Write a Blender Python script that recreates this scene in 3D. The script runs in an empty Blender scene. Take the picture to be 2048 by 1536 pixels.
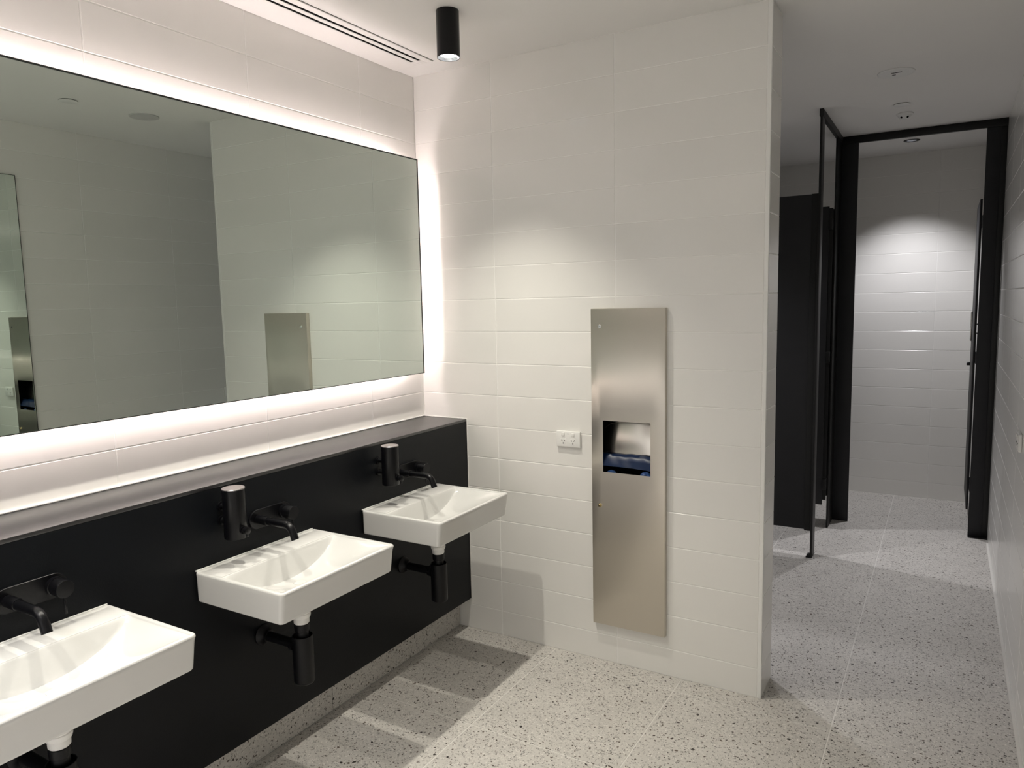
import bpy, bmesh, math, random
from mathutils import Vector, Matrix
random.seed(7)
S = bpy.context.scene
COL = S.collection
PI = math.pi

# ------------------------------------------------------------------ camera
CAMZ = 1.61
yaw, pitch, roll, FPX = -0.5364886, -0.11026082, -0.02077208, 1467.4
fwd = Vector((math.sin(yaw)*math.cos(pitch), math.cos(yaw)*math.cos(pitch), math.sin(pitch)))
r0 = Vector((math.cos(yaw), -math.sin(yaw), 0)); u0 = r0.cross(fwd)
rt = math.cos(roll)*r0 + math.sin(roll)*u0
up = -math.sin(roll)*r0 + math.cos(roll)*u0
cd = bpy.data.cameras.new('camera'); cam = bpy.data.objects.new('camera', cd); COL.objects.link(cam)
cd.sensor_width = 36; cd.lens = 36*FPX/2048; cd.clip_start = 0.02
cam.matrix_world = Matrix(((rt.x, up.x, -fwd.x, 0), (rt.y, up.y, -fwd.y, 0), (rt.z, up.z, -fwd.z, CAMZ), (0, 0, 0, 1)))
S.camera = cam

# ------------------------------------------------------------------ world, exposure, light levels
w = bpy.data.worlds.new('world'); S.world = w; w.use_nodes = True
w.node_tree.nodes['Background'].inputs[0].default_value = (0.02, 0.02, 0.022, 1)
w.node_tree.nodes['Background'].inputs[1].default_value = 1.0
S.view_settings.view_transform = 'Standard'
S.view_settings.look = 'None'
S.view_settings.gamma = 1
S.view_settings.use_curve_mapping = False
S.view_settings.exposure = 0.90
VANITY_W = 34.0          # each pendant can above the basins
CUBICLE_W = 52.0         # recessed downlights in the toilet area
REAR_FILL_W = 105.0  # each added fill light behind the camera
LED = 14.5                # strip behind the mirror
C_VAN = (1.0, 0.95, 0.84)
C_CUB = (0.97, 0.96, 1.0)
C_LED = (1.0, 0.865, 0.86)

# ------------------------------------------------------------------ dimensions (m)
XL, XR = -2.245, 0.278          # finished faces of left and right walls
YB = 2.908                      # finished face of the dispenser wall
XE = -0.592                     # its free end
YB2 = 3.100                     # its far face
YE = 6.560                      # end wall
YN = -1.60                      # wall behind the camera
ZC = 2.690
XV = -1.989                     # face of vanity panel
ZV0, ZV1 = 0.153, 1.055
XS = -2.060                     # skirting face
ROW0, PITCH, GAP = 0.1225, 0.1505, 0.0032

# ------------------------------------------------------------------ materials
def mat(name, base=(0.8, 0.8, 0.8), rough=0.5, metal=0.0, spec=0.5, coat=0.0, coat_rough=0.1, emit=None, es=0.0):
    m = bpy.data.materials.new(name); m.use_nodes = True
    b = m.node_tree.nodes['Principled BSDF']
    b.inputs['Base Color'].default_value = (*base, 1)
    b.inputs['Roughness'].default_value = rough
    b.inputs['Metallic'].default_value = metal
    b.inputs['Specular IOR Level'].default_value = spec
    b.inputs['Coat Weight'].default_value = coat
    b.inputs['Coat Roughness'].default_value = coat_rough
    if emit:
        b.inputs['Emission Color'].default_value = (*emit, 1)
        b.inputs['Emission Strength'].default_value = es
    return m

def nd(m, t, **kw):
    n = m.node_tree.nodes.new(t)
    for k, v in kw.items(): setattr(n, k, v)
    return n
def ln(m, a, b): m.node_tree.links.new(a, b)
def bsdf(m): return m.node_tree.nodes['Principled BSDF']

def add_mottle(m, base, amt=0.03, scale=3.0, rough=None, bump=0.0, bscale=40):
    """soft procedural variation of colour (and a hint of relief)"""
    b = bsdf(m)
    g = nd(m, 'ShaderNodeNewGeometry')
    n = nd(m, 'ShaderNodeTexNoise'); n.inputs['Scale'].default_value = scale; n.inputs['Detail'].default_value = 4
    ln(m, g.outputs['Position'], n.inputs['Vector'])
    r = nd(m, 'ShaderNodeValToRGB')
    r.color_ramp.elements[0].position = 0.3; r.color_ramp.elements[1].position = 0.7
    r.color_ramp.elements[0].color = (*[c*(1-amt) for c in base], 1)
    r.color_ramp.elements[1].color = (*[min(1, c*(1+amt)) for c in base], 1)
    ln(m, n.outputs['Fac'], r.inputs['Fac']); ln(m, r.outputs['Color'], b.inputs['Base Color'])
    if bump:
        n2 = nd(m, 'ShaderNodeTexNoise'); n2.inputs['Scale'].default_value = bscale; n2.inputs['Detail'].default_value = 3
        ln(m, g.outputs['Position'], n2.inputs['Vector'])
        bp = nd(m, 'ShaderNodeBump'); bp.inputs['Strength'].default_value = bump; bp.inputs['Distance'].default_value = 0.002
        ln(m, n2.outputs['Fac'], bp.inputs['Height']); ln(m, bp.outputs['Normal'], b.inputs['Normal'])
    return m

def tile_mat(name, base, rough):
    m = mat(name, base, rough)
    b = bsdf(m)
    oi = nd(m, 'ShaderNodeObjectInfo')
    r = nd(m, 'ShaderNodeValToRGB')
    r.color_ramp.elements[0].color = (*[c*0.985 for c in base], 1)
    r.color_ramp.elements[1].color = (*[min(1, c*1.015) for c in base], 1)
    ln(m, oi.outputs['Random'], r.inputs['Fac']); ln(m, r.outputs['Color'], b.inputs['Base Color'])
    g = nd(m, 'ShaderNodeNewGeometry')
    n2 = nd(m, 'ShaderNodeTexNoise'); n2.inputs['Scale'].default_value = 9; n2.inputs['Detail'].default_value = 2
    ln(m, g.outputs['Position'], n2.inputs['Vector'])
    bp = nd(m, 'ShaderNodeBump'); bp.inputs['Strength'].default_value = 0.05; bp.inputs['Distance'].default_value = 0.002
    ln(m, n2.outputs['Fac'], bp.inputs['Height']); ln(m, bp.outputs['Normal'], b.inputs['Normal'])
    return m

def terrazzo(name, base, rough):
    m = mat(name, base, rough, spec=0.4)
    b = bsdf(m)
    g = nd(m, 'ShaderNodeNewGeometry')
    nz = nd(m, 'ShaderNodeTexNoise'); nz.inputs['Scale'].default_value = 60; nz.inputs['Detail'].default_value = 2
    ln(m, g.outputs['Position'], nz.inputs['Vector'])
    mx = nd(m, 'ShaderNodeVectorMath', operation='MULTIPLY_ADD')
    mx.inputs[1].default_value = (0.012, 0.012, 0.012)
    ln(m, nz.outputs['Color'], mx.inputs[0]); ln(m, g.outputs['Position'], mx.inputs[2])
    cur = None
    # ground matrix with cloudy variation
    cl = nd(m, 'ShaderNodeTexNoise'); cl.inputs['Scale'].default_value = 7; cl.inputs['Detail'].default_value = 5
    ln(m, g.outputs['Position'], cl.inputs['Vector'])
    rr = nd(m, 'ShaderNodeValToRGB')
    rr.color_ramp.elements[0].position = 0.3; rr.color_ramp.elements[1].position = 0.7
    rr.color_ramp.elements[0].color = (*[c*0.94 for c in base], 1); rr.color_ramp.elements[1].color = (*[c*1.05 for c in base], 1)
    ln(m, cl.outputs['Fac'], rr.inputs['Fac']); cur = rr.outputs['Color']
    def layer(scale, dens, size, cols, seed):
        nonlocal cur
        off = nd(m, 'ShaderNodeVectorMath', operation='ADD'); off.inputs[1].default_value = (seed, seed*1.7, seed*0.3)
        ln(m, mx.outputs[0], off.inputs[0])
        v = nd(m, 'ShaderNodeTexVoronoi'); v.inputs['Scale'].default_value = scale; v.inputs['Randomness'].default_value = 1.0
        ln(m, off.outputs[0], v.inputs['Vector'])
        sep = nd(m, 'ShaderNodeSeparateColor'); ln(m, v.outputs['Color'], sep.inputs[0])
        lt = nd(m, 'ShaderNodeMath', operation='LESS_THAN'); lt.inputs[1].default_value = dens; ln(m, sep.outputs[0], lt.inputs[0])
        # chip radius varies per chip
        sz = nd(m, 'ShaderNodeMath', operation='MULTIPLY'); sz.inputs[1].default_value = size; ln(m, sep.outputs[1], sz.inputs[0])
        sa = nd(m, 'ShaderNodeMath', operation='ADD'); sa.inputs[1].default_value = size*0.35; ln(m, sz.outputs[0], sa.inputs[0])
        ds = nd(m, 'ShaderNodeMath', operation='LESS_THAN'); ln(m, v.outputs['Distance'], ds.inputs[0]); ln(m, sa.outputs[0], ds.inputs[1])
        mu = nd(m, 'ShaderNodeMath', operation='MULTIPLY'); ln(m, lt.outputs[0], mu.inputs[0]); ln(m, ds.outputs[0], mu.inputs[1])
        cr = nd(m, 'ShaderNodeValToRGB'); cr.color_ramp.elements[0].color = (*cols[0], 1); cr.color_ramp.elements[1].color = (*cols[1], 1)
        ln(m, sep.outputs[2], cr.inputs['Fac'])
        mi = nd(m, 'ShaderNodeMix', data_type='RGBA'); ln(m, mu.outputs[0], mi.inputs[0]); ln(m, cur, mi.inputs[6]); ln(m, cr.outputs['Color'], mi.inputs[7])
        cur = mi.outputs[2]
    layer(150, 0.40, 0.55, ([c*0.72 for c in base], [c*0.88 for c in base]), 3.1)
    layer(190, 0.22, 0.50, (tuple(min(1, c*1.12) for c in base), tuple(min(1, c*1.32) for c in base)), 7.7)
    layer(150, 0.24, 0.45, ([c*0.36 for c in base], [c*0.62 for c in base]), 11.3)
    layer(135, 0.11, 0.44, ((0.03, 0.026, 0.022), (0.15, 0.12, 0.10)), 17.9)
    layer(80, 0.045, 0.38, ((0.02, 0.018, 0.016), (0.12, 0.09, 0.07)), 23.9)
    ln(m, cur, b.inputs['Base Color'])
    return m

TILE = (0.84, 0.825, 0.79)
M = {}
M['tile'] = tile_mat('satin_white_ceramic', TILE, 0.20)
M['grout'] = add_mottle(mat('white_grout', (0.93, 0.92, 0.89), 0.8), (0.93, 0.92, 0.89), 0.02, 30)
M['trim'] = mat('white_edge_trim', (0.86, 0.85, 0.82), 0.3)
M['terrazzo'] = terrazzo('terrazzo', (0.57, 0.545, 0.51), 0.42)
M['floor_grout'] = mat('floor_grout', (0.70, 0.68, 0.64), 0.8)
M['ceiling'] = add_mottle(mat('ceiling_paint', (0.86, 0.845, 0.82), 0.85), (0.86, 0.845, 0.82), 0.01, 2, bump=0.05, bscale=200)
M['plain'] = mat('painted_white', (0.8, 0.8, 0.78), 0.6)
M['vanity'] = add_mottle(mat('black_laminate', (0.0025, 0.0032, 0.0045), 0.45, spec=0.18), (0.0025, 0.0032, 0.0045), 0.15, 6, bump=0.12, bscale=300)
M['ledge'] = add_mottle(mat('charcoal_ledge', (0.020, 0.019, 0.021), 0.30, spec=0.9), (0.016, 0.0155, 0.017), 0.1, 6)
M['black'] = mat('matt_black_metal', (0.003, 0.003, 0.004), 0.30, spec=0.26)
M['trap_black'] = mat('black_plastic', (0.003, 0.003, 0.004), 0.40, spec=0.25)
M['cap'] = mat('lit_black_lid', (0.42, 0.40, 0.40), 0.28, metal=1.0)  # black lid coloured pale metal to carry the mirror light on it
M['frame_black'] = mat('anodised_black', (0.006, 0.006, 0.006), 0.45, spec=0.35)
M['laminate'] = add_mottle(mat('cubicle_laminate', (0.016, 0.016, 0.018), 0.5, spec=0.3), (0.016, 0.016, 0.018), 0.08, 8, bump=0.05, bscale=400)
M['ceramic'] = mat('glazed_ceramic', (0.68, 0.675, 0.655), 0.10, spec=0.5, coat=0.6, coat_rough=0.03)
M['white_plastic'] = mat('white_plastic', (0.86, 0.85, 0.82), 0.3)
M['grey_plastic'] = mat('grey_plastic', (0.62, 0.61, 0.60), 0.4)
M['slot'] = mat('dark_slot', (0.004, 0.004, 0.004), 0.8, spec=0.05)
M['chrome'] = mat('chrome', (0.55, 0.54, 0.52), 0.2, metal=1)
M['brass'] = mat('brass', (0.62, 0.50, 0.28), 0.25, metal=1)
M['mirror'] = mat('mirror_glass', (0.67, 0.735, 0.69), 0.0, metal=1)
M['glass_edge'] = mat('mirror_edge', (0.02, 0.025, 0.022), 0.3)
M['liner'] = mat('blue_liner', (0.002, 0.014, 0.055), 0.35, spec=0.3)
M['liner_light'] = mat('light_blue_liner', (0.05, 0.13, 0.36), 0.35)
M['led'] = mat('led_strip', (0.9, 0.9, 0.9), 0.5, emit=C_LED, es=LED)
M['lamp_lens'] = mat('lamp_lens', (0.9, 0.9, 0.9), 0.4, emit=(0.95, 0.98, 1.0), es=14)
M['down_lens'] = mat('downlight_lens', (0.6, 0.6, 0.6), 0.2, emit=(0.8, 0.85, 1.0), es=0.06)
M['reflector'] = mat('lamp_reflector', (0.75, 0.77, 0.80), 0.25, metal=0.9)
# brushed steel: vertical grain smears reflections sideways
st = mat('brushed_steel', (0.64, 0.60, 0.53), 0.30, metal=1)
b = bsdf(st); b.inputs['Anisotropic'].default_value = 0.93; b.inputs['Anisotropic Rotation'].default_value = 0.0
tg = nd(st, 'ShaderNodeTangent', direction_type='RADIAL', axis='Z'); ln(st, tg.outputs[0], b.inputs['Tangent'])
tc = nd(st, 'ShaderNodeTexCoord'); mp = nd(st, 'ShaderNodeMapping'); mp.inputs['Scale'].default_value = (900, 900, 6)
ln(st, tc.outputs['Object'], mp.inputs['Vector'])
nn = nd(st, 'ShaderNodeTexNoise'); nn.inputs['Scale'].default_value = 1; nn.inputs['Detail'].default_value = 3; ln(st, mp.outputs[0], nn.inputs['Vector'])
mr = nd(st, 'ShaderNodeMapRange'); mr.inputs[3].default_value = 0.26; mr.inputs[4].default_value = 0.36
ln(st, nn.outputs['Fac'], mr.inputs[0]); ln(st, mr.outputs[0], b.inputs['Roughness'])
M['steel'] = st
M['steel_plain'] = mat('inner_steel', (0.60, 0.57, 0.52), 0.22, metal=1)

# ------------------------------------------------------------------ mesh helpers
def finish(name, bm, m, parent=None, smooth=False, kind=None):
    me = bpy.data.meshes.new(name); bm.normal_update(); bm.to_mesh(me); bm.free()
    for p in me.polygons: p.use_smooth = smooth
    me.materials.append(m)
    o = bpy.data.objects.new(name, me); COL.objects.link(o)
    if parent: o.parent = parent; o.matrix_parent_inverse = Matrix()
    if kind: o['kind'] = kind
    return o
def link_mesh(name, me, parent, loc=(0, 0, 0)):
    o = bpy.data.objects.new(name, me); COL.objects.link(o); o.parent = parent; o.location = loc
    return o
def add_box(bm, a, b):
    x0, y0, z0 = a; x1, y1, z1 = b
    v = [bm.verts.new(p) for p in ((x0,y0,z0),(x1,y0,z0),(x1,y1,z0),(x0,y1,z0),(x0,y0,z1),(x1,y0,z1),(x1,y1,z1),(x0,y1,z1))]
    for f in ((3,2,1,0),(4,5,6,7),(0,1,5,4),(1,2,6,5),(2,3,7,6),(3,0,4,7)): bm.faces.new([v[i] for i in f])
    return v
def box_bm(a, b, bev=0.0, seg=2):
    bm = bmesh.new(); add_box(bm, a, b)
    if bev: bmesh.ops.bevel(bm, geom=bm.edges[:], offset=bev, segments=seg, affect='EDGES', profile=0.5)
    return bm
def frame_of(d):
    d = d.normalized(); a = Vector((0, 0, 1)) if abs(d.z) < 0.9 else Vector((1, 0, 0))
    s = d.cross(a).normalized(); return s, d.cross(s).normalized()
def add_lathe(bm, p, d, prof, n=32, cap0=True, cap1=True):
    """prof: list of (distance along d, radius)"""
    p = Vector(p); d = Vector(d).normalized(); s, t = frame_of(d)
    rings = []
    for h, r in prof:
        rings.append([bm.verts.new(p + d*h + (s*math.cos(2*PI*k/n) + t*math.sin(2*PI*k/n))*max(r, 1e-5)) for k in range(n)])
    for a, c in zip(rings, rings[1:]):
        for k in range(n): bm.faces.new((a[k], a[(k+1) % n], c[(k+1) % n], c[k]))
    if cap0: bm.faces.new(list(reversed(rings[0])))
    if cap1: bm.faces.new(rings[-1])
    return rings
def fixn(bm): bmesh.ops.recalc_face_normals(bm, faces=bm.faces[:]); return bm
def lathe_bm(p, d, prof, n=32, **kw):
    bm = bmesh.new(); add_lathe(bm, p, d, prof, n, **kw); return fixn(bm)
def rod(p, d, L, r, c=0.0015, n=28):
    return lathe_bm(p, d, [(0, r-c), (c*0.3, r-c*0.3), (c, r), (L-c, r), (L-c*0.3, r-c*0.3), (L, r-c)], n)
def tube_bm(pts, r, n=20):
    bm = bmesh.new(); pts = [Vector(p) for p in pts]; rings = []
    for i, p in enumerate(pts):
        d = (pts[min(i+1, len(pts)-1)] - pts[max(i-1, 0)]).normalized()
        s = Vector((0, 1, 0)); s = (s - d*s.dot(d)).normalized(); t = d.cross(s)
        rings.append([bm.verts.new(p + (s*math.cos(2*PI*k/n) + t*math.sin(2*PI*k/n))*r) for k in range(n)])
    for a, c in zip(rings, rings[1:]):
        for k in range(n): bm.faces.new((a[k], a[(k+1) % n], c[(k+1) % n], c[k]))
    bm.faces.new(list(reversed(rings[0]))); bm.faces.new(rings[-1]); return fixn(bm)
def smooth_by_angle(o, deg=35):
    me = o.data
    for p in me.polygons: p.use_smooth = True
    bm = bmesh.new(); bm.from_mesh(me)
    for e in bm.edges:
        e.smooth = len(e.link_faces) == 2 and e.calc_face_angle(0) < math.radians(deg)
    bm.to_mesh(me); bm.free(); return o
def part(name, bm, m, parent, kind=None): return smooth_by_angle(finish(name, bm, m, parent, kind=kind))
def thing(name, label, cat, loc=(0, 0, 0), group=None):
    o = bpy.data.objects.new(name, None); COL.objects.link(o); o.location = loc
    o.empty_display_size = 0.05; o['label'] = label; o['category'] = cat
    if group: o['group'] = group
    return o
def struct(name, bm, m, label=None):
    o = finish(name, bm, m); o['kind'] = 'structure'
    if label: o['label'] = label
    return o
def copy_tree(o, parent=None, delta=None):
    c = o.copy(); COL.objects.link(c)
    if parent: c.parent = parent
    for ch in list(o.children): copy_tree(ch, c)
    if delta: c.location = o.location + Vector(delta)
    return c

# tiles: bevelled slabs, mesh shared by size and facing
_tm = {}
def tile_mesh(w_, h_, axis, t=0.008, m=None, bev=0.0013):
    """slab centred at origin; axis = outward normal '+x','-x','+y','-y','+z'; w_ horizontal (or x), h_ vertical (or y)"""
    key = (round(w_, 4), round(h_, 4), axis, m.name)
    if key in _tm: return _tm[key]
    bm = bmesh.new()
    def P(a, c, d):   # a along width, c along height, d outward (0 = back, t = face)
        if axis == '+x': return (d, a, c)
        if axis == '-x': return (-d, a, c)
        if axis == '-y': return (a, -d, c)
        if axis == '+y': return (a, d, c)
        return (a, c, d)
    lv = []
    for d, i in ((0, 0), (t-bev*0.7, 0), (t, bev)):
        W, H = w_/2-i, h_/2-i
        lv.append([bm.verts.new(P(a, c, d)) for a, c in ((-W, -H), (W, -H), (W, H), (-W, H))])
    bm.faces.new(lv[0]); bm.faces.new(lv[2])
    for a, c in zip(lv, lv[1:]):
        for k in range(4): bm.faces.new((a[k], a[(k+1) % 4], c[(k+1) % 4], c[k]))
    fixn(bm)
    me = bpy.data.meshes.new('tile'); bm.to_mesh(me); bm.free(); me.materials.append(m)
    _tm[key] = me; return me
def rows():
    z = [0.0]; k = 0
    while ROW0 + PITCH*k < ZC - 0.03: z.append(ROW0 + PITCH*k); k += 1
    z.append(ZC); return [(a, c) for a, c in zip(z, z[1:]) if c - a > 0.02]
ROWS = rows()
def tile_wall(parent, axis, plane, cuts, rws, hole=None):
    """plane = coordinate of tile backs; hole=(a0,a1,z0,z1)"""
    for z0, z1 in rws:
        for a0, a1 in zip(cuts, cuts[1:]):
            segs = [(a0, a1)]
            if hole and z0 > hole[2]-0.01 and z1 < hole[3]+0.01:
                segs = []
                if a0 < hole[0]: segs.append((a0, min(a1, hole[0]+GAP/2)))
                if a1 > hole[1]: segs.append((max(a0, hole[1]-GAP/2), a1))
            for s0, s1 in segs:
                if s1 - s0 < 0.01: continue
                me = tile_mesh(s1-s0-GAP, z1-z0-GAP, axis, m=M['tile'])
                c, z = (s0+s1)/2, (z0+z1)/2
                loc = (plane, c, z) if axis[1] == 'x' else (c, plane, z)
                link_mesh('tile', me, parent, loc)

T = 0.008
# ------------------------------------------------------------------ structure
bm = bmesh.new(); add_box(bm, (XL-0.15, YN-0.1, -0.12), (XR+0.15, YE+0.15, -0.0011)); floor = struct('floor', bm, M['floor_grout'])
fx = [XS, -1.52, -0.92, -0.32, XR-0.009]; fy = [2.800 + 0.605*k for k in range(-7, 7)]
fy = [YN] + [y for y in fy if y > YN+0.05] + [YE-0.009]; fy = [y for i, y in enumerate(fy) if i in (0, len(fy)-1) or y < YE-0.06]
for a0, a1 in zip(fx, fx[1:]):
    for b0, b1 in zip(fy, fy[1:]):
        me = tile_mesh(a1-a0-0.0045, b1-b0-0.0045, '+z', t=0.010, m=M['terrazzo'], bev=0.0008)
        link_mesh('tile', me, floor, ((a0+a1)/2, (b0+b1)/2, -0.010))
# strip of floor left of the return wall, behind it
for b0, b1 in zip(fy, fy[1:]):
    if b0 > 3.0:
        me = tile_mesh(abs(XL-XS)-0.003, b1-b0-0.003, '+z', t=0.010, m=M['terrazzo'], bev=0.0008)
        link_mesh('tile', me, floor, ((XL+XS)/2, (b0+b1)/2, -0.010))

bm = bmesh.new(); add_box(bm, (XL-0.15, YN-0.1, ZC), (XR+0.15, YE+0.15, ZC+0.1)); ceiling = struct('ceiling', bm, M['ceiling'])

wl = struct('wall_left', box_bm((XL-0.15, YN-0.1, 0), (XL-0.0012, YE+0.15, ZC)), M['grout'])
cl_ = [YN, -1.093, -0.490, 0.114, 0.717, 1.320, 1.923, 2.526, YB]
tile_wall(wl, '+x', XL-T, cl_, [r for r in ROWS if r[1] > 1.06])
wr = struct('wall_right', box_bm((XR+0.0012, YN-0.1, 0), (XR+0.15, YE+0.15, ZC)), M['grout'])
cr_ = [YE] + [6.22-0.6*k for k in range(0, 12)] ; cr_ = sorted([y for y in cr_ if y > 0.5]) ; cr_ = [YN] + cr_[0:]
tile_wall(wr, '-x', XR+T, cr_, ROWS)
we = struct('wall_end', box_bm((XL, YE+0.0012, 0), (XR, YE+0.15, ZC)), M['grout'])
ce_ = [XL] + [x for x in (-0.09-0.6*k for k in range(3, -1, -1))] + [XR]
tile_wall(we, '-y', YE+T, ce_, ROWS)
wn = struct('wall_near', box_bm((XL, YN-0.1, 0), (XR, YN, ZC)), M['plain'])

# dispenser wall (free-standing nib) with a recess for the dispenser
HX0, HX1 = -1.297, -1.006; HZ0, HZ1 = ROW0+PITCH, ROW0+PITCH*9
bm = bmesh.new(); f0 = YB+0.0012; f1 = YB2-0.0012
add_box(bm, (XL, f0, 0), (HX0, f1, ZC)); add_box(bm, (HX1, f0, 0), (XE-0.0012, f1, ZC))
add_box(bm, (HX0, f0, 0), (HX1, f1, HZ0)); add_box(bm, (HX0, f0, HZ1), (HX1, f1, ZC)); add_box(bm, (HX0, f1-0.02, HZ0), (HX1, f1, HZ1))
wb = struct('wall_back', bm, M['grout'])
cb_ = [XL, -1.810, -1.2125, -0.606]
tile_wall(wb, '-y', YB+T, cb_, ROWS, hole=(HX0, HX1, HZ0, HZ1))
tile_wall(wb, '+x', XE-T, [YB+0.003, YB2], ROWS)
tile_wall(wb, '+y', YB2-T, [XL, -1.81, -1.21, XE], ROWS)
bm = box_bm((-0.6055, YB-0.0006, 0), (XE+0.0006, YB+0.012, ZC-0.001), 0.0015)
struct('trim_1', bm, M['trim'], 'white edge trim on the free corner of the tiled wall')

# ------------------------------------------------------------------ vanity wall panel with ledge, skirting
van = thing('vanity_panel', 'long black laminate panel and ledge carrying the row of basins', 'vanity', (XV, 1.2, ZV0))
O = van.location
def rel(o, *p): return tuple(c - d for c, d in zip(p, o))
part('front_panel', box_bm(rel(O, XV-0.018, -0.60, ZV0), rel(O, XV, YB-0.0015, ZV1-0.0125), 0.001), M['vanity'], van)
part('ledge', box_bm(rel(O, XL+0.001, -0.60, ZV1-0.012), rel(O, XV+0.0005, YB-0.0015, ZV1), 0.001), M['ledge'], van)
part('bottom_rail', box_bm(rel(O, XL+0.001, -0.60, ZV0), rel(O, XV-0.0185, YB-0.0015, ZV0+0.018)), M['vanity'], van)
part('sealant_bead', box_bm(rel(O, XL+0.0005, -0.60, ZV1), rel(O, XL+0.0075, YB-0.0015, ZV1+0.006), 0.002), M['white_plastic'], van)
part('sealant_bead', box_bm(rel(O, XL+0.008, YB-0.005, ZV1), rel(O, XV, YB-0.0005, ZV1+0.003), 0.001), M['white_plastic'], van)
part('sealant_bead', box_bm(rel(O, XV+0.0005, YB-0.004, ZV0), rel(O, XV+0.0035, YB-0.0003, ZV1), 0.001), M['white_plastic'], van)

sk = struct('baseboard_left', box_bm((XL+0.001, -0.6, 0.0003), (XS-0.0095, YB-0.001, 0.150)), M['floor_grout'])
sc = [-0.6, -0.39, 0.21, 0.81, 1.41, 2.01, 2.61, YB-0.001]
for a0, a1 in zip(sc, sc[1:]):
    me = tile_mesh(a1-a0-0.002, 0.148, '+x', t=0.010, m=M['terrazzo']); link_mesh('tile', me, sk, (XS-0.010, (a0+a1)/2, 0.0755))

# ------------------------------------------------------------------ basins
def rrect(x0, x1, y0, y1, r, n=8, m=14):
    """rounded rectangle, fixed vertex count, counter-clockwise"""
    pts = []
    cs = [(x1-r, y1-r, 0), (x0+r, y1-r, PI/2), (x0+r, y0+r, PI), (x1-r, y0+r, 1.5*PI)]
    for i, (cx_, cy_, a) in enumerate(cs):
        for k in range(n): pts.append((cx_+r*math.cos(a+PI/2*k/(n-1)), cy_+r*math.sin(a+PI/2*k/(n-1))))
        nx = cs[(i+1) % 4]; a2 = nx[2]
        q = (nx[0]+r*math.cos(a2), nx[1]+r*math.sin(a2)); p = pts[-1]
        for k in range(1, m): pts.append((p[0]+(q[0]-p[0])*k/m, p[1]+(q[1]-p[1])*k/m))
    return pts
BW, BD, BZ, BH = 0.500, 0.392, 0.798, 0.098
def basin_mesh():
    bm = bmesh.new(); rings = []
    def ring(pts, z): rings.append([bm.verts.new((x, y, z if not callable(z) else z(x, y))) for x, y in pts])
    hw = BW/2
    # origin: wall plane, basin centre, underside = 0 ; x out from the wall
    ring(rrect(0.02, BD-0.10, -hw+0.06, hw-0.06, 0.02), 0.002)
    ring(rrect(0.002, BD-0.023, -hw+0.011, hw-0.011, 0.010), 0.0)
    ring(rrect(0.001, BD-0.018, -hw+0.007, hw-0.007, 0.012), 0.0012)
    ring(rrect(0.001, BD-0.0155, -hw+0.004, hw-0.004, 0.013), 0.0045)
    ring(rrect(0.001, BD-0.015, -hw+0.0035, hw-0.0035, 0.013), 0.009)
    ring(rrect(0.001, BD-0.004, -hw+0.001, hw-0.001, 0.016), BH-0.018)
    ring(rrect(0.001, BD, -hw, hw, 0.016), BH-0.006)
    ring(rrect(0.001, BD-0.0008, -hw+0.0008, hw-0.0008, 0.016), BH-0.0025)
    ring(rrect(0.002, BD-0.003, -hw+0.003, hw-0.003, 0.014), BH-0.0004)
    ring(rrect(0.003, BD-0.006, -hw+0.006, hw-0.006, 0.012), BH)
    ix0, ix1, iy = 0.112, BD-0.013, hw-0.013
    ring(rrect(ix0-0.004, ix1+0.002, -iy-0.002, iy+0.002, 0.009), BH)
    def depth(x, y):
        u = abs(y)/iy; v = (x-ix0)/(ix1-ix0); v = min(max(v, 0), 1)
        arc = max(0.0, 1-u**2.2)**0.9
        back = min(1.0, v/0.07); back = back*back*(3-2*back)
        front = 1.0 if v < 0.12 else 1-((v-0.12)/0.88)**2.0
        front = max(front, 0)**0.75
        return arc*back*front
    zf = lambda x, y: BH-0.003-0.086*depth(x, y)
    ring(rrect(ix0, ix1, -iy, iy, 0.008), BH-0.0015)
    cx_ = ix0+(ix1-ix0)*0.30
    base = rrect(ix0, ix1, -iy, iy, 0.008)
    N = 26
    for k in range(1, N):
        f = 1-(k/N)**1.7
        pts = [(cx_+(x-cx_)*f, y*f) for x, y in base]
        ring(pts, zf)
    n = len(rings[0])
    for a, c in zip(rings, rings[1:]):
        for k in range(n): bm.faces.new((a[k], a[(k+1) % n], c[(k+1) % n], c[k]))
    bm.faces.new(list(reversed(rings[0])))
    cv = bm.verts.new((cx_, 0, zf(cx_, 0)))
    for k in range(n): bm.faces.new((rings[-1][k], rings[-1][(k+1) % n], cv))
    return fixn(bm), cx_, zf(cx_, 0)
BY = [0.862, 1.634, 2.393]
def make_basin(y):
    t = thing('washbasin', '', 'basin', (XV, y, BZ-BH), 'white washbasins along the black vanity panel')
    bmm, cxx, zz = basin_mesh()
    o = part('bowl', bmm, M['ceramic'], t)
    part('back_lip', box_bm((0.0005, -BW/2+0.004, BH-0.001), (0.006, BW/2-0.004, BH+0.003), 0.0012), M['ceramic'], t)
    part('drain', lathe_bm((cxx, 0, zz-0.0005), (0, 0, 1), [(0, 0.020), (0.0022, 0.020), (0.0028, 0.018), (0.002, 0.012), (0.002, 0.001)], 28), M['ceramic'], t)
    part('waste_outlet', lathe_bm((0.190, 0, -0.126), (0, 0, 1), [(0, 0.0225), (0.003, 0.0250), (0.018, 0.0255), (0.020, 0.0245), (0.021, 0.0285), (0.028, 0.0305), (0.034, 0.0305), (0.036, 0.0285), (0.039, 0.0310), (0.060, 0.0320), (0.127, 0.0340)], 40), M['white_plastic'], t)
    return t
lab = ['nearest white rectangular washbasin, cut off by the left edge of the photo',
       'middle white rectangular washbasin on the black panel, with soap dispenser above its left end',
       'farthest white rectangular washbasin, beside the tiled dispenser wall']
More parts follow.
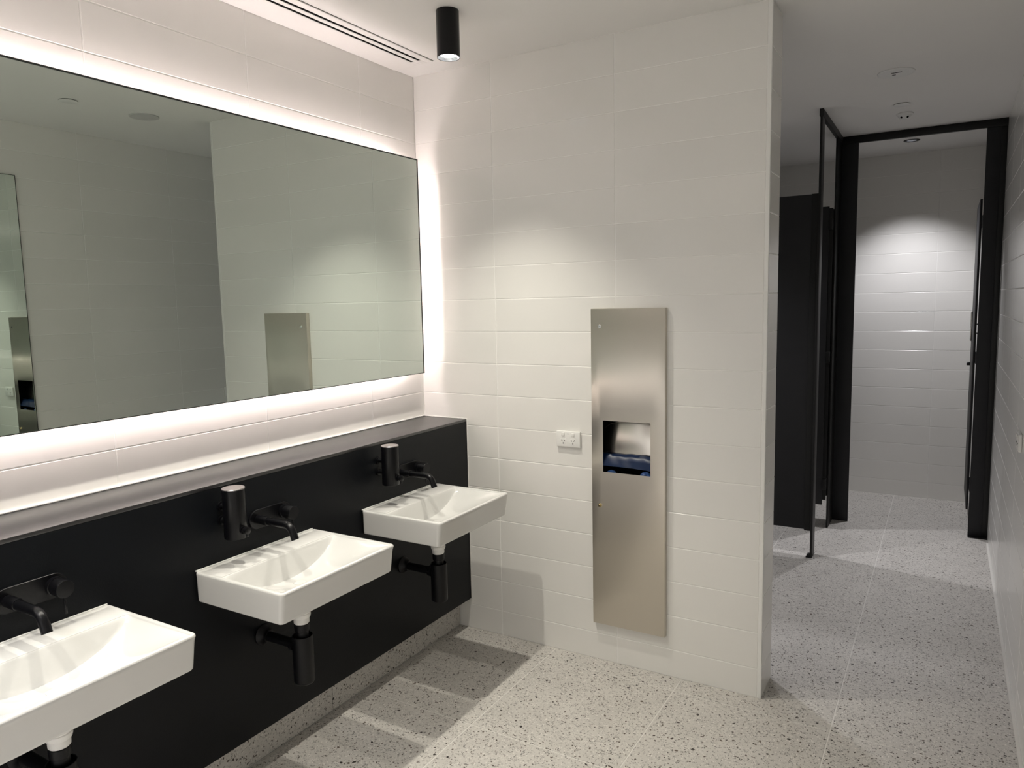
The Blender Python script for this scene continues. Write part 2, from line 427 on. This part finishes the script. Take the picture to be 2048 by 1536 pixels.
for i, y in enumerate(BY):
    if i == 0: bas = make_basin(y); t = bas
    else: t = copy_tree(bas, None, (0, y-BY[0], 0))
    t['label'] = lab[i]

# ---- bottle traps
def make_trap(y):
    x = XV+0.190; top = BZ-BH-0.1262
    t = thing('bottle_trap', '', 'trap', (x, y, 0.368), 'black bottle traps below the basins')
    z0 = 0.368; R = lambda z: z-z0
    part('bottle', lathe_bm((0, 0, 0), (0, 0, 1), [(0, 0.026), (0.0015, 0.030), (0.006, 0.0335), (0.0105, 0.0342), (0.160, 0.0342), (0.164, 0.0342), (0.165, 0.0330), (0.164, 0.0315), (0.148, 0.0312), (0.148, 0.001)], 44, cap1=False), M['trap_black'], t)
    part('inlet_pipe', lathe_bm((0, 0, R(0.517)), (0, 0, 1), [(0, 0.0210), (R(top)-R(0.517), 0.0210)], 28), M['trap_black'], t)
    part('inlet_nut', lathe_bm((0, 0, R(top)-0.030), (0, 0, 1), [(0.005, 0.0215), (0.007, 0.0245), (0.026, 0.0255), (0.029, 0.0255), (0.030, 0.022)], 28), M['trap_black'], t)
    zc = R(0.492)
    part('outlet_pipe', lathe_bm((-0.030, 0, zc), (-1, 0, 0), [(0, 0.0165), (0.157, 0.0165)], 28), M['trap_black'], t)
    part('outlet_nut', lathe_bm((-0.031, 0, zc), (-1, 0, 0), [(0, 0.020), (0.002, 0.0235), (0.016, 0.0235), (0.019, 0.020)], 12), M['trap_black'], t)
    part('wall_flange', lathe_bm((-0.1895, 0, zc), (1, 0, 0), [(0, 0.036), (0.003, 0.036), (0.007, 0.031), (0.022, 0.022), (0.030, 0.0215)], 36), M['trap_black'], t)
    return t
tl = ['black bottle trap under the nearest basin, at the bottom edge of the photo', 'black bottle trap under the middle basin',
      'black bottle trap under the farthest basin, by the tiled wall']
for i, y in enumerate(BY):
    if i == 0: tr = make_trap(y); t = tr
    else: t = copy_tree(tr, None, (0, y-BY[0], 0))
    t['label'] = tl[i]

# ---- wall taps
def pill_bm(x0, x1, ya, yb, zc, r, n=16, bev=0.0012):
    bm = bmesh.new(); L = []
    for x, i in ((x0, 0), (x1-bev, 0), (x1, bev)):
        rr = r-i; ps = []
        for k in range(n+1): a = PI/2+PI*k/n; ps.append((x, ya+rr*math.cos(a), zc+rr*math.sin(a)))
        for k in range(n+1): a = -PI/2+PI*k/n; ps.append((x, yb+rr*math.cos(a), zc+rr*math.sin(a)))
        L.append([bm.verts.new(p) for p in ps])
    bm.faces.new(L[0]); bm.faces.new(L[-1]); m_ = len(L[0])
    for a, c in zip(L, L[1:]):
        for k in range(m_): bm.faces.new((a[k], a[(k+1) % m_], c[(k+1) % m_], c[k]))
    return fixn(bm)
def make_tap(y):
    t = thing('wall_tap', '', 'tap', (XV, y, 0.900), 'black wall taps above the basins')
    part('backplate', pill_bm(0.0006, 0.007, 0.0, 0.112, 0.0, 0.033), M['black'], t)
    part('spout_collar', rod((0.0065, 0, 0), (1, 0, 0), 0.052, 0.0150, 0.001), M['black'], t)
    pts = [(0.05, 0, 0), (0.10, 0, 0), (0.140, 0, 0)]
    R_, c = 0.034, (0.140, -0.034)
    for k in range(1, 13):
        a = math.radians(68)*k/12; pts.append((c[0]+R_*math.sin(a), 0, c[1]+R_*math.cos(a)))
    l = pts[-1]; a = math.radians(68); pts.append((l[0]+0.026*math.cos(a), 0, l[2]-0.026*math.sin(a)))
    part('spout', tube_bm(pts, 0.0125, 28), M['black'], t)
    h = part('handle', lathe_bm((0.0065, 0.112, 0), (1, 0, 0), [(0, 0.0245), (0.012, 0.0245), (0.013, 0.0215), (0.016, 0.0215), (0.017, 0.0235), (0.050, 0.0235), (0.052, 0.0225), (0.0525, 0.001)], 40), M['black'], t)
    part('lever', rod((0.049, 0.112, -0.021), (0.10, 0, -1), 0.046, 0.0030, 0.0006, 14), M['black'], h)
    return t
tl = ['black wall tap above the nearest basin, at the left edge', 'black wall tap above the middle basin',
      'black wall tap above the farthest basin, partly behind its soap dispenser']
for i, y in enumerate(BY):
    if i == 0: tp = make_tap(y); t = tp
    else: t = copy_tree(tp, None, (0, y-BY[0], 0))
    t['label'] = tl[i]

# ---- soap dispensers
def make_soap(y):
    t = thing('soap_dispenser', '', 'soap dispenser', (XV+0.066, y, 0.886), 'black cylindrical soap dispensers')
    R_ = 0.0355; H_ = 0.162
    part('body', lathe_bm((0, 0, 0), (0, 0, 1), [(0, R_-0.004), (0.001, R_-0.001), (0.004, R_), (H_-0.004, R_)], 48), M['black'], t)
    part('lid', lathe_bm((0, 0, H_-0.0045), (0, 0, 1), [(0, R_), (0.003, R_), (0.0045, R_-0.0012), (0.0045, 0.001)], 48), M['cap'], t)
    for z in (0.048, 0.094):
        part('wall_stud', lathe_bm((-0.0655, 0.0, z), (1, 0, 0), [(0, 0.0155), (0.006, 0.0155), (0.0065, 0.010), (0.012, 0.009), (0.034, 0.009)], 28), M['black'], t)
    v = part('outlet_valve', lathe_bm((0.034, 0, 0.030), (1, 0, 0), [(0, 0.013), (0.006, 0.013), (0.0065, 0.0085), (0.016, 0.0085), (0.0165, 0.0115), (0.024, 0.0115), (0.025, 0.010)], 28), M['black'], t)
    part('nozzle', rod((0.052, 0, 0.020), (0, 0, -1), 0.010, 0.0045, 0.0008, 14), M['black'], v)
    return t
SY = [BY[1]-0.137, BY[2]-0.137]
so = make_soap(SY[0]); so['label'] = 'black soap dispenser left of the middle tap'
s2 = copy_tree(so, None, (0, SY[1]-SY[0], 0)); s2['label'] = 'black soap dispenser in front of the farthest tap'

# ------------------------------------------------------------------ back-lit mirror over the vanity
MX = -2.165; MY0, MY1, MZ0, MZ1 = -0.20, 2.815, 1.282, 2.283
mi = thing('wall_mirror', 'long back-lit mirror with thin dark edge over the basins', 'mirror', (MX, 1.3, MZ0))
O = mi.location
bm = bmesh.new(); add_box(bm, rel(O, MX-0.004, MY0+0.003, MZ0+0.003), rel(O, MX, MY1-0.003, MZ1-0.003)); part('mirror_glass', bm, M['mirror'], mi)
def edge(a, b): part('frame_edge', box_bm(rel(O, *a), rel(O, *b)), M['glass_edge'], mi)
edge((MX-0.012, MY0, MZ0), (MX+0.0008, MY0+0.003, MZ1)); edge((MX-0.012, MY1-0.003, MZ0), (MX+0.0020, MY1+0.001, MZ1+0.002))
edge((MX-0.012, MY0+0.003, MZ0), (MX+0.0008, MY1-0.003, MZ0+0.003)); edge((MX-0.012, MY0+0.003, MZ1-0.003), (MX+0.0020, MY1-0.003, MZ1+0.002))
part('backing_board', box_bm(rel(O, MX-0.012, MY0+0.003, MZ0+0.003), rel(O, MX-0.0045, MY1-0.003, MZ1-0.003)), M['white_plastic'], mi)
IN = 0.055
part('mounting_box', box_bm(rel(O, XL+0.0005, MY0+IN, MZ0+IN), rel(O, MX-0.0125, MY1-IN, MZ1-IN)), M['white_plastic'], mi)
def strip(a, b): part('light_strip', box_bm(rel(O, *a), rel(O, *b)), M['led'], mi)
xa, xb = XL+0.028, XL+0.044
strip((xa, MY0+IN+0.01, MZ1-IN), (xb, MY1-IN-0.01, MZ1-IN+0.004)); strip((xa, MY0+IN+0.01, MZ0+IN-0.004), (xb, MY1-IN-0.01, MZ0+IN))
strip((xa, MY1-IN, MZ0+IN+0.01), (xb, MY1-IN+0.004, MZ1-IN-0.01)); strip((xa, MY0+IN-0.004, MZ0+IN+0.01), (xb, MY0+IN, MZ1-IN-0.01))

# second mirror, on the right wall (seen by reflection)
m2 = thing('dressing_mirror', 'tall mirror on the right wall, seen only in the vanity mirror at left', 'mirror', (XR, 1.7, 0.25))
O = m2.location
part('mirror_glass', box_bm(rel(O, XR-0.010, 1.083, 0.253), rel(O, XR-0.006, 2.247, 2.387)), M['mirror'], m2)
part('backing_board', box_bm(rel(O, XR-0.0055, 1.083, 0.253), rel(O, XR-0.0005, 2.247, 2.387)), M['glass_edge'], m2)
for a, b_ in (((1.080, 0.25), (1.083, 2.39)), ((2.247, 0.25), (2.250, 2.39)), ((1.083, 0.25), (2.247, 0.253)), ((1.083, 2.387), (2.247, 2.39))):
    part('frame_edge', box_bm(rel(O, XR-0.0108, a[0], a[1]), rel(O, XR-0.0005, b_[0], b_[1])), M['glass_edge'], m2)

# ------------------------------------------------------------------ towel dispenser / waste bin
DX0, DX1, DZ0, DZ1 = -1.3175, -0.986, 0.1795, 1.5775
OX0, OX1, OZ0, OZ1 = -1.264, -1.049, 0.873, 1.098
dp = thing('towel_dispenser', 'tall brushed steel paper towel and waste unit in the tiled wall', 'towel dispenser', ((DX0+DX1)/2, YB, DZ0))
O = dp.location; FD = 0.024
def panel_with_hole(x0, x1, z0, z1, h, yf, yb):
    bm = bmesh.new()
    def loop(a0, a1, b0, b1, y): return [bm.verts.new(rel(O, x, y, z)) for x, z in ((a0, b0), (a1, b0), (a1, b1), (a0, b1))]
    r = 0.003
    ob = loop(x0, x1, z0, z1, yb); os_ = loop(x0, x1, z0, z1, yf+r); of = loop(x0+r*0.3, x1-r*0.3, z0+r*0.3, z1-r*0.3, yf+r*0.3); oi = loop(x0+r, x1-r, z0+r, z1-r, yf)
    seq = [ob, os_, of, oi]
    if h:
        hf = loop(h[0], h[1], h[2], h[3], yf); hb = loop(h[0], h[1], h[2], h[3], yf+0.0012); seq += [hf, hb]
    for a, c in zip(seq, seq[1:]):
        for k in range(4): bm.faces.new((a[k], a[(k+1) % 4], c[(k+1) % 4], c[k]))
    if not h: bm.faces.new(oi)
    return fixn(bm)
part('front_door', panel_with_hole(DX0, DX1, DZ0, DZ1, (OX0, OX1, OZ0, OZ1), YB-FD, YB-0.0005), M['steel'], dp)
# cavity
bm = bmesh.new(); cx0, cx1, cz0, cz1, cy = HX0+0.004, HX1-0.004, 0.80, 1.16, YB2-0.034
for a, c in (((cx0, YB-FD+0.003, cz0), (cx0+0.002, cy, cz1)), ((cx1-0.002, YB-FD+0.003, cz0), (cx1, cy, cz1)), ((cx0, cy-0.002, cz0), (cx1, cy, cz1)), ((cx0, YB-FD+0.003, cz1-0.002), (cx1, cy, cz1)), ((cx0, YB-FD+0.003, cz0), (cx1, cy, cz0+0.002))):
    add_box(bm, rel(O, *a), rel(O, *c))
part('inner_housing', bm, M['slot'], dp)
# curved steel chute: a rounded tongue rising behind the opening
bm = bmesh.new(); n = 20; g = []
for i in range(n+1):
    a = PI*(0.06+0.88*i/n); x = (OX0+OX1)/2-0.134*math.cos(a); col = []
    zt = 1.043+0.046*math.sin(a)
    yy = YB+0.042-0.014*math.sin(a)
    for j in range(9):
        f = j/8; z = 0.905+(zt-0.905)*f
        col.append(bm.verts.new(rel(O, x, yy+0.035*f**2.2*0.6, z)))
    g.append(col)
for i in range(n):
    for j in range(8): bm.faces.new((g[i][j], g[i+1][j], g[i+1][j+1], g[i][j+1]))
o = part('towel_chute', bm, M['steel_plain'], dp)
sm = o.modifiers.new('s', 'SOLIDIFY'); sm.thickness = 0.0012
# rolled rim on the chute
pts = [rel(O, (OX0+OX1)/2-0.134*math.cos(PI*(0.06+0.88*i/n)), YB+0.042-0.014*math.sin(PI*(0.06+0.88*i/n))+0.021, 1.043+0.046*math.sin(PI*(0.06+0.88*i/n))) for i in range(n+1)]
part('chute_rim', tube_bm(pts, 0.0025, 10), M['steel_plain'], dp)
# blue bin liner rolled over inside
bm = bmesh.new(); n = 36; g = []
for i in range(n+1):
    f = i/n; x = cx0+0.003+(cx1-cx0-0.006)*f; col = []
    for j in range(11):
        q = j/10; th = PI*(0.10+0.85*q)
        rad = 0.036+0.0022*math.sin(7*f+5*q)+0.0018*math.sin(3*f+21*q)+0.0008*math.sin(31*f+9*q)
        zc_ = 0.917+0.004*math.sin(PI*f)-0.009*f
        col.append(bm.verts.new(rel(O, x, YB+0.012-rad*math.cos(th)*0.9, zc_-0.012+rad*(1.25*math.sin(th)-0.55*max(0, math.cos(th))))))
    g.append(col)
for i in range(n):
    for j in range(10): bm.faces.new((g[i][j], g[i+1][j], g[i+1][j+1], g[i][j+1]))
o = part('bin_liner', bm, M['liner'], dp); sm = o.modifiers.new('s', 'SOLIDIFY'); sm.thickness = 0.0008
def tuft(cx_, cz_, w_, h_, seed):
    rnd = random.Random(seed); bm = bmesh.new(); g = []
    for i in range(11):
        f = i/10; col = []
        for j in range(6):
            q = j/5; x = cx_-w_/2+w_*f
            z = cz_+h_*q*math.sin(PI*min(max(f, 0.02), 0.98))**0.6
            y = YB-0.015+0.010*q+0.004*rnd.uniform(-1, 1)
            col.append(bm.verts.new(rel(O, x, y, z)))
        g.append(col)
    for i in range(10):
        for j in range(5): bm.faces.new((g[i][j], g[i+1][j], g[i+1][j+1], g[i][j+1]))
    o = part('liner_fold', bm, M['liner_light'], dp); o['label'] = 'crumpled light blue fold of the bin liner'
    sm = o.modifiers.new('s', 'SOLIDIFY'); sm.thickness = 0.0008
tuft(-1.232, 0.866, 0.045, 0.014, 3); tuft(-1.076, 0.866, 0.055, 0.021, 5)
lk = part('upper_lock', lathe_bm(rel(O, -1.2755, YB-FD+0.0005, 1.502), (0, -1, 0), [(0, 0.0085), (0.002, 0.0085), (0.003, 0.0065), (0.0025, 0.006), (0.0025, 0.001)], 24), M['chrome'], dp)
part('keyhole', box_bm(rel(O, -1.2795, YB-FD-0.0024, 1.5012), rel(O, -1.2715, YB-FD-0.0018, 1.5028)), M['slot'], lk)
lk = part('lower_lock', lathe_bm(rel(O, -1.279, YB-FD+0.0005, 0.722), (0, -1, 0), [(0, 0.0085), (0.003, 0.0085), (0.006, 0.007), (0.010, 0.0062), (0.012, 0.005), (0.012, 0.001)], 24), M['brass'], dp)
lk['label'] = 'brass lock'
part('keyhole', box_bm(rel(O, -1.2815, YB-FD-0.0122, 0.7212), rel(O, -1.2765, YB-FD-0.0112, 0.7228)), M['slot'], lk)

# ------------------------------------------------------------------ double power outlets
def make_outlet(loc, label):
    """built facing -y, origin at centre of plate back"""
    t = thing('power_outlet', label, 'power outlet', loc, 'white double power outlets')
    W, H, D_ = 0.117, 0.072, 0.0125
    part('plate', box_bm((-W/2, -D_, -H/2), (W/2, -0.0004, H/2), 0.003, 3), M['white_plastic'], t)
    for sx in (-1, 1):
        s = part('switch', box_bm((sx*0.024-0.007, -D_-0.0042, 0.014), (sx*0.024+0.007, -D_+0.001, 0.029), 0.0018), M['white_plastic'], t)
        f = part('socket_face', lathe_bm((sx*0.024, -D_+0.0003, -0.010), (0, -1, 0), [(0, 0.0175), (0.0008, 0.0172), (0.0010, 0.0165), (0.0010, 0.001)], 32), M['grey_plastic'], t)
        f.data.materials[0] = M['white_plastic']
        for k, (dx, dz, a) in enumerate(((-0.0065, 0.004, -30), (0.0065, 0.004, 30), (0, -0.0085, 0))):
            bm = box_bm((-0.0011, -0.0005, -0.0036), (0.0011, 0.0005, 0.0036))
            bmesh.ops.transform(bm, matrix=Matrix.Translation((sx*0.024+dx, -D_-0.0010, -0.010+dz)) @ Matrix.Rotation(math.radians(a), 4, 'Y'), verts=bm.verts[:])
            part('socket_slot', bm, M['slot'], f)
    part('maker_mark', box_bm((-0.006, -D_-0.0003, 0.023), (0.006, -D_+0.0002, 0.026)), M['grey_plastic'], t)
    return t
po = make_outlet((-1.4375, YB, 1.000), 'white double power outlet left of the steel towel unit')
p2 = copy_tree(po); p2.location = (XR, 3.62, 1.000); p2.rotation_euler = (0, 0, PI/2*3)
p2['label'] = 'white double power outlet on the right wall, at the right edge'

# ------------------------------------------------------------------ can lights
def spot(name, loc, W, color, parent, angle=96, blend=0.9, r=0.018):
    l = bpy.data.lights.new(name, 'SPOT'); l.energy = W; l.color = color; l.spot_size = math.radians(angle); l.spot_blend = blend; l.shadow_soft_size = r
    o = bpy.data.objects.new(name, l); COL.objects.link(o); o.location = loc
    if parent: o.parent = parent
    return o
LX, LZ = -1.640, 2.522; LR = 0.043
def make_can(y):
    t = thing('can_light', '', 'ceiling light', (LX, y, LZ), 'black can lights above the basins')
    H_ = ZC-LZ-0.0005
    part('housing', lathe_bm((0, 0, 0), (0, 0, 1), [(0.020, 0.001), (0.020, 0.0395), (0.0, 0.0415), (0.0, LR), (H_-0.002, LR), (H_, LR-0.001)], 48, cap0=False), M['black'], t)
    part('reflector', lathe_bm((0, 0, 0.0015), (0, 0, 1), [(0, 0.0412), (0.003, 0.0395), (0.009, 0.0325), (0.0125, 0.0300)], 48, cap0=False, cap1=False), M['reflector'], t)
    part('lens', lathe_bm((0, 0, 0.0105), (0, 0, 1), [(0, 0.0305), (0.002, 0.0305)], 32), M['lamp_lens'], t)
    return t
can = make_can(2.345)
cans = [can]
LY = [2.345, 1.630, 0.915, 0.200]
for y in LY[1:]: cans.append(copy_tree(can, None, (0, y-LY[0], 0)))
cl = ['black cylindrical can light on the ceiling by the tiled wall', 'black can light on the ceiling above the middle basin, out of frame',
      'black can light on the ceiling above the nearest basin, out of frame', 'black can light on the ceiling nearest the camera, out of frame']
for c, y, l in zip(cans, LY, cl):
    c['label'] = l
    spot('lamp', (0, 0, -0.003), VANITY_W, C_VAN, c)

# recessed downlights
def make_down(x, y, lit, label, r=0.052):
    t = thing('downlight', label, 'ceiling light', (x, y, ZC), 'recessed downlights')
    part('bezel', lathe_bm((0, 0, -0.0005), (0, 0, -1), [(0, r), (0.002, r), (0.004, r-0.004), (0.003, r-0.020), (0.0012, r-0.020)], 40, cap0=False, cap1=False), M['black'], t)
    part('lens', lathe_bm((0, 0, -0.0005), (0, 0, -1), [(0, r-0.019), (0.0015, r-0.019)], 32), M['down_lens'], t)
    if lit: spot('lamp', (0, 0, -0.008), lit, C_CUB, t, angle=100, blend=0.7, r=0.03)
    return t
make_down(-0.268, 6.035, CUBICLE_W, 'round black recessed downlight in the end cubicle ceiling')
make_down(-1.500, 4.960, CUBICLE_W, 'round recessed downlight in the side cubicle, hidden behind the tiled wall')
make_down(-1.450, 3.900, CUBICLE_W*0.9, 'round recessed downlight behind the tiled wall, hidden')

for x_ in (-1.05, -1.85):  # unseen fill pair, added to raise the room's overall brightness
    make_down(x_, -0.75, REAR_FILL_W, 'unseen fill light added on the ceiling behind the camera, ' + ('nearer the right wall' if x_ > -1.4 else 'nearer the mirror wall'))
# ------------------------------------------------------------------ ceiling fittings
t = thing('ceiling_vent', 'long white linear air vent with two black slots along the mirror wall', 'vent', (-2.07, 1.0, ZC))
O = t.location; V0, V1 = -0.9, 2.765
for a, c in ((XL+0.002, -2.1085), (-2.0935, -2.0690), (-2.0540, -2.0190)):
    part('vent_blade', box_bm(rel(O, a, V0, ZC-0.0045), rel(O, c, V1, ZC-0.0003), 0.0006), M['ceiling'], t)
for a, c in ((-2.1085, -2.0935), (-2.0690, -2.0540)):
    part('slot', box_bm(rel(O, a, V0, ZC-0.0030), rel(O, c, V1-0.045, ZC-0.0003)), M['slot'], t)
    part('slot_end', box_bm(rel(O, a, V1-0.045, ZC-0.0045), rel(O, c, V1, ZC-0.0003)), M['ceiling'], t)
part('shadow_gap', box_bm(rel(O, -2.0190, V0, ZC-0.0010), rel(O, -2.0172, V1+0.006, ZC-0.0003)), M['slot'], t)

t = thing('ceiling_disc', 'largest flat round white ceiling fitting over the passage, with two small dark slits', 'ceiling fitting', (-0.265, 4.18, ZC))
part('disc', lathe_bm((0, 0, -0.0004), (0, 0, -1), [(0, 0.083), (0.0035, 0.083), (0.006, 0.079), (0.0065, 0.070), (0.0065, 0.001)], 48), M['plain'], t)
for dx, dy, L in ((0.004, -0.022, 0.046), (-0.010, 0.016, 0.016)):
    part('slit', box_bm((dx-L/2, dy-0.004, -0.0078), (dx+L/2, dy+0.004, -0.0066)), M['slot'], t)
t = thing('sprinkler_cover', 'small plain round white cover on the passage ceiling between the two other fittings', 'ceiling fitting', (-0.274, 4.875, ZC))
part('cover_plate', lathe_bm((0, 0, -0.004), (0, 0, -1), [(0, 0.043), (0.002, 0.043), (0.003, 0.041), (0.003, 0.001)], 40), M['plain'], t)
part('cover_neck', lathe_bm((0, 0, -0.0004), (0, 0, -1), [(0, 0.034), (0.004, 0.034)], 32), M['slot'], t)
t = thing('smoke_detector', 'small white domed ceiling detector with two dark dots, nearest the black cubicle frame', 'detector', (-0.270, 5.13, ZC))
part('base', lathe_bm((0, 0, -0.0004), (0, 0, -1), [(0, 0.046), (0.006, 0.046), (0.010, 0.043), (0.012, 0.036)], 40), M['plain'], t)
part('dome', lathe_bm((0, 0, -0.012), (0, 0, -1), [(0, 0.036), (0.008, 0.034), (0.016, 0.027), (0.020, 0.016), (0.021, 0.001)], 40), M['plain'], t)
for dx in (-0.016, 0.016):
    part('sensor', lathe_bm((dx, -0.022, -0.024), (0, -0.75, -0.65), [(0, 0.0065), (0.004, 0.0065), (0.005, 0.004)], 20), M['slot'], t)
t = thing('ceiling_sensor', 'smaller round white ceiling fitting reflected at the top left of the vanity mirror', 'ceiling fitting', (-0.40, 2.21, ZC))
part('cover_plate', lathe_bm((0, 0, -0.004), (0, 0, -1), [(0, 0.043), (0.002, 0.043), (0.003, 0.041), (0.003, 0.001)], 40), M['plain'], t)
part('cover_neck', lathe_bm((0, 0, -0.0004), (0, 0, -1), [(0, 0.034), (0.004, 0.034)], 32), M['slot'], t)
t = thing('ceiling_speaker', 'larger round grey ceiling fitting reflected near the top of the vanity mirror', 'speaker', (-0.41, 2.62, ZC))
part('grille', lathe_bm((0, 0, -0.0004), (0, 0, -1), [(0, 0.078), (0.003, 0.078), (0.005, 0.074), (0.004, 0.068), (0.006, 0.04), (0.0065, 0.001)], 48), M['grey_plastic'], t)

# ------------------------------------------------------------------ toilet cubicles
XP = -0.675; YP = 5.630; TH = 0.013; PZ0, PZ1 = 0.172, 2.212
cb = thing('cubicle_frame', 'black cubicle front frame with posts and header at the end of the passage', 'cubicle', (XP, YP, 0))
O = cb.location
def cpart(name, a, b_, m, bev=0.001): return part(name, box_bm(rel(O, *a), rel(O, *b_), bev), m, cb)
cpart('header', (XP-0.011, 4.700, ZC-0.042), (XP+0.011, YP-0.012, ZC-0.0008), M['frame_black'])
cpart('header', (XP-0.011, YP-0.011, ZC-0.050), (XR-0.001, YP+0.011, ZC-0.0008), M['frame_black'])
n1 = cpart('post', (XP-TH/2, 4.704, 0.004), (XP+TH/2, 4.800, ZC-0.0425), M['frame_black'])
part('foot', box_bm(rel(O, XP-0.030, 4.706, 0.0005), rel(O, XP-TH/2-0.0003, 4.790, 0.007), 0.001), M['frame_black'], n1)
cpart('post', (XP-TH/2, 5.400, 0.0006), (XP+TH/2, YP-0.0125, ZC-0.0425), M['frame_black'])
cpart('post', (XP-0.004, YP-0.0065, 0.0006), (-0.566, YP+0.0065, ZC-0.0505), M['laminate'])
cpart('post', (0.1665, YP-0.0065, 0.0006), (0.244, YP+0.0065, ZC-0.0505), M['laminate'])
cpart('wall_channel', (0.2445, YP-0.004, 0.0006), (XR-0.001, YP+0.018, ZC-0.0505), M['frame_black'])
cpart('floor_shoe', (0.1665, YP-0.045, 0.0005), (XR-0.001, YP-0.007, 0.004), M['frame_black'])

def pthing(name, label, cat, loc, group=None): return thing(name, label, cat, loc, group)
p1 = pthing('cubicle_partition', 'wide black partition panel just right of the tiled wall, raised off the floor', 'partition', (-1.3, 4.742, PZ0), 'black cubicle partitions')
O = p1.location
part('panel', box_bm(rel(O, XL+0.003, 4.7355, PZ0), rel(O, -0.722, 4.7485, PZ1), 0.0008), M['laminate'], p1)
part('edge_channel', box_bm(rel(O, -0.7215, 4.730, PZ0-0.006), rel(O, XP-TH/2-0.0008, 4.754, PZ1+0.002), 0.0008), M['frame_black'], p1)
p3 = pthing('cubicle_partition', 'black partition between the two cubicles, behind the open side door', 'partition', (-1.3, YP, PZ0), 'black cubicle partitions')
O = p3.location
part('panel', box_bm(rel(O, XL+0.003, YP-0.0065, PZ0), rel(O, XP-0.0045, YP+0.0065, PZ1), 0.0008), M['laminate'], p3)

# side cubicle door, standing open inwards
d1 = pthing('cubicle_door', 'narrow black door standing open inside the side cubicle', 'door', (-0.72, 5.365, PZ0), 'open black cubicle doors')
O = d1.location
part('door_leaf', box_bm(rel(O, -1.320, 5.3585, PZ0), rel(O, -0.706, 5.3715, PZ1-0.01), 0.0008), M['laminate'], d1)
for z in (0.28, 1.16, 2.05):
    part('hinge', box_bm(rel(O, -0.708, 5.352, z), rel(O, XP-TH/2-0.0006, 5.399, z+0.075), 0.001), M['frame_black'], d1)
part('edge_strip', box_bm(rel(O, -0.7055, 5.362, PZ0+0.035), rel(O, XP-TH/2-0.0006, 5.368, PZ1-0.02)), M['frame_black'], d1)

# end cubicle door, seen edge-on, standing open inwards on the right
DXX = 0.1505
d2 = pthing('cubicle_door', 'black door of the end cubicle standing open, seen edge-on beside the right post', 'door', (DXX, 5.72, PZ0), 'open black cubicle doors')
O = d2.location
part('door_leaf', box_bm(rel(O, DXX, 5.700, PZ0-0.01), rel(O, DXX+TH, 6.330, PZ1), 0.0008), M['laminate'], d2)
for z0_, z1_ in ((0.300, 0.375), (1.150, 1.225), (2.030, 2.105)):
    part('hinge', box_bm(rel(O, DXX+TH+0.0003, 5.6375, z0_), rel(O, DXX+TH+0.012, 5.745, z1_), 0.001), M['frame_black'], d2)
for z in (1.345, 1.405):
    part('hinge_pin', box_bm(rel(O, DXX+TH+0.0003, 5.6375, z), rel(O, DXX+TH+0.008, 5.712, z+0.007)), M['frame_black'], d2)
part('coat_hook', rod(rel(O, DXX-0.0003, 6.28, 1.10), (-1, 0, 0), 0.022, 0.013, 0.002, 20), M['black'], d2)
lt = part('latch', box_bm(rel(O, DXX-0.010, 6.215, 1.27), rel(O, DXX-0.0005, 6.30, 1.48), 0.002), M['chrome'], d2); lt['label'] = 'satin chrome latch plate'
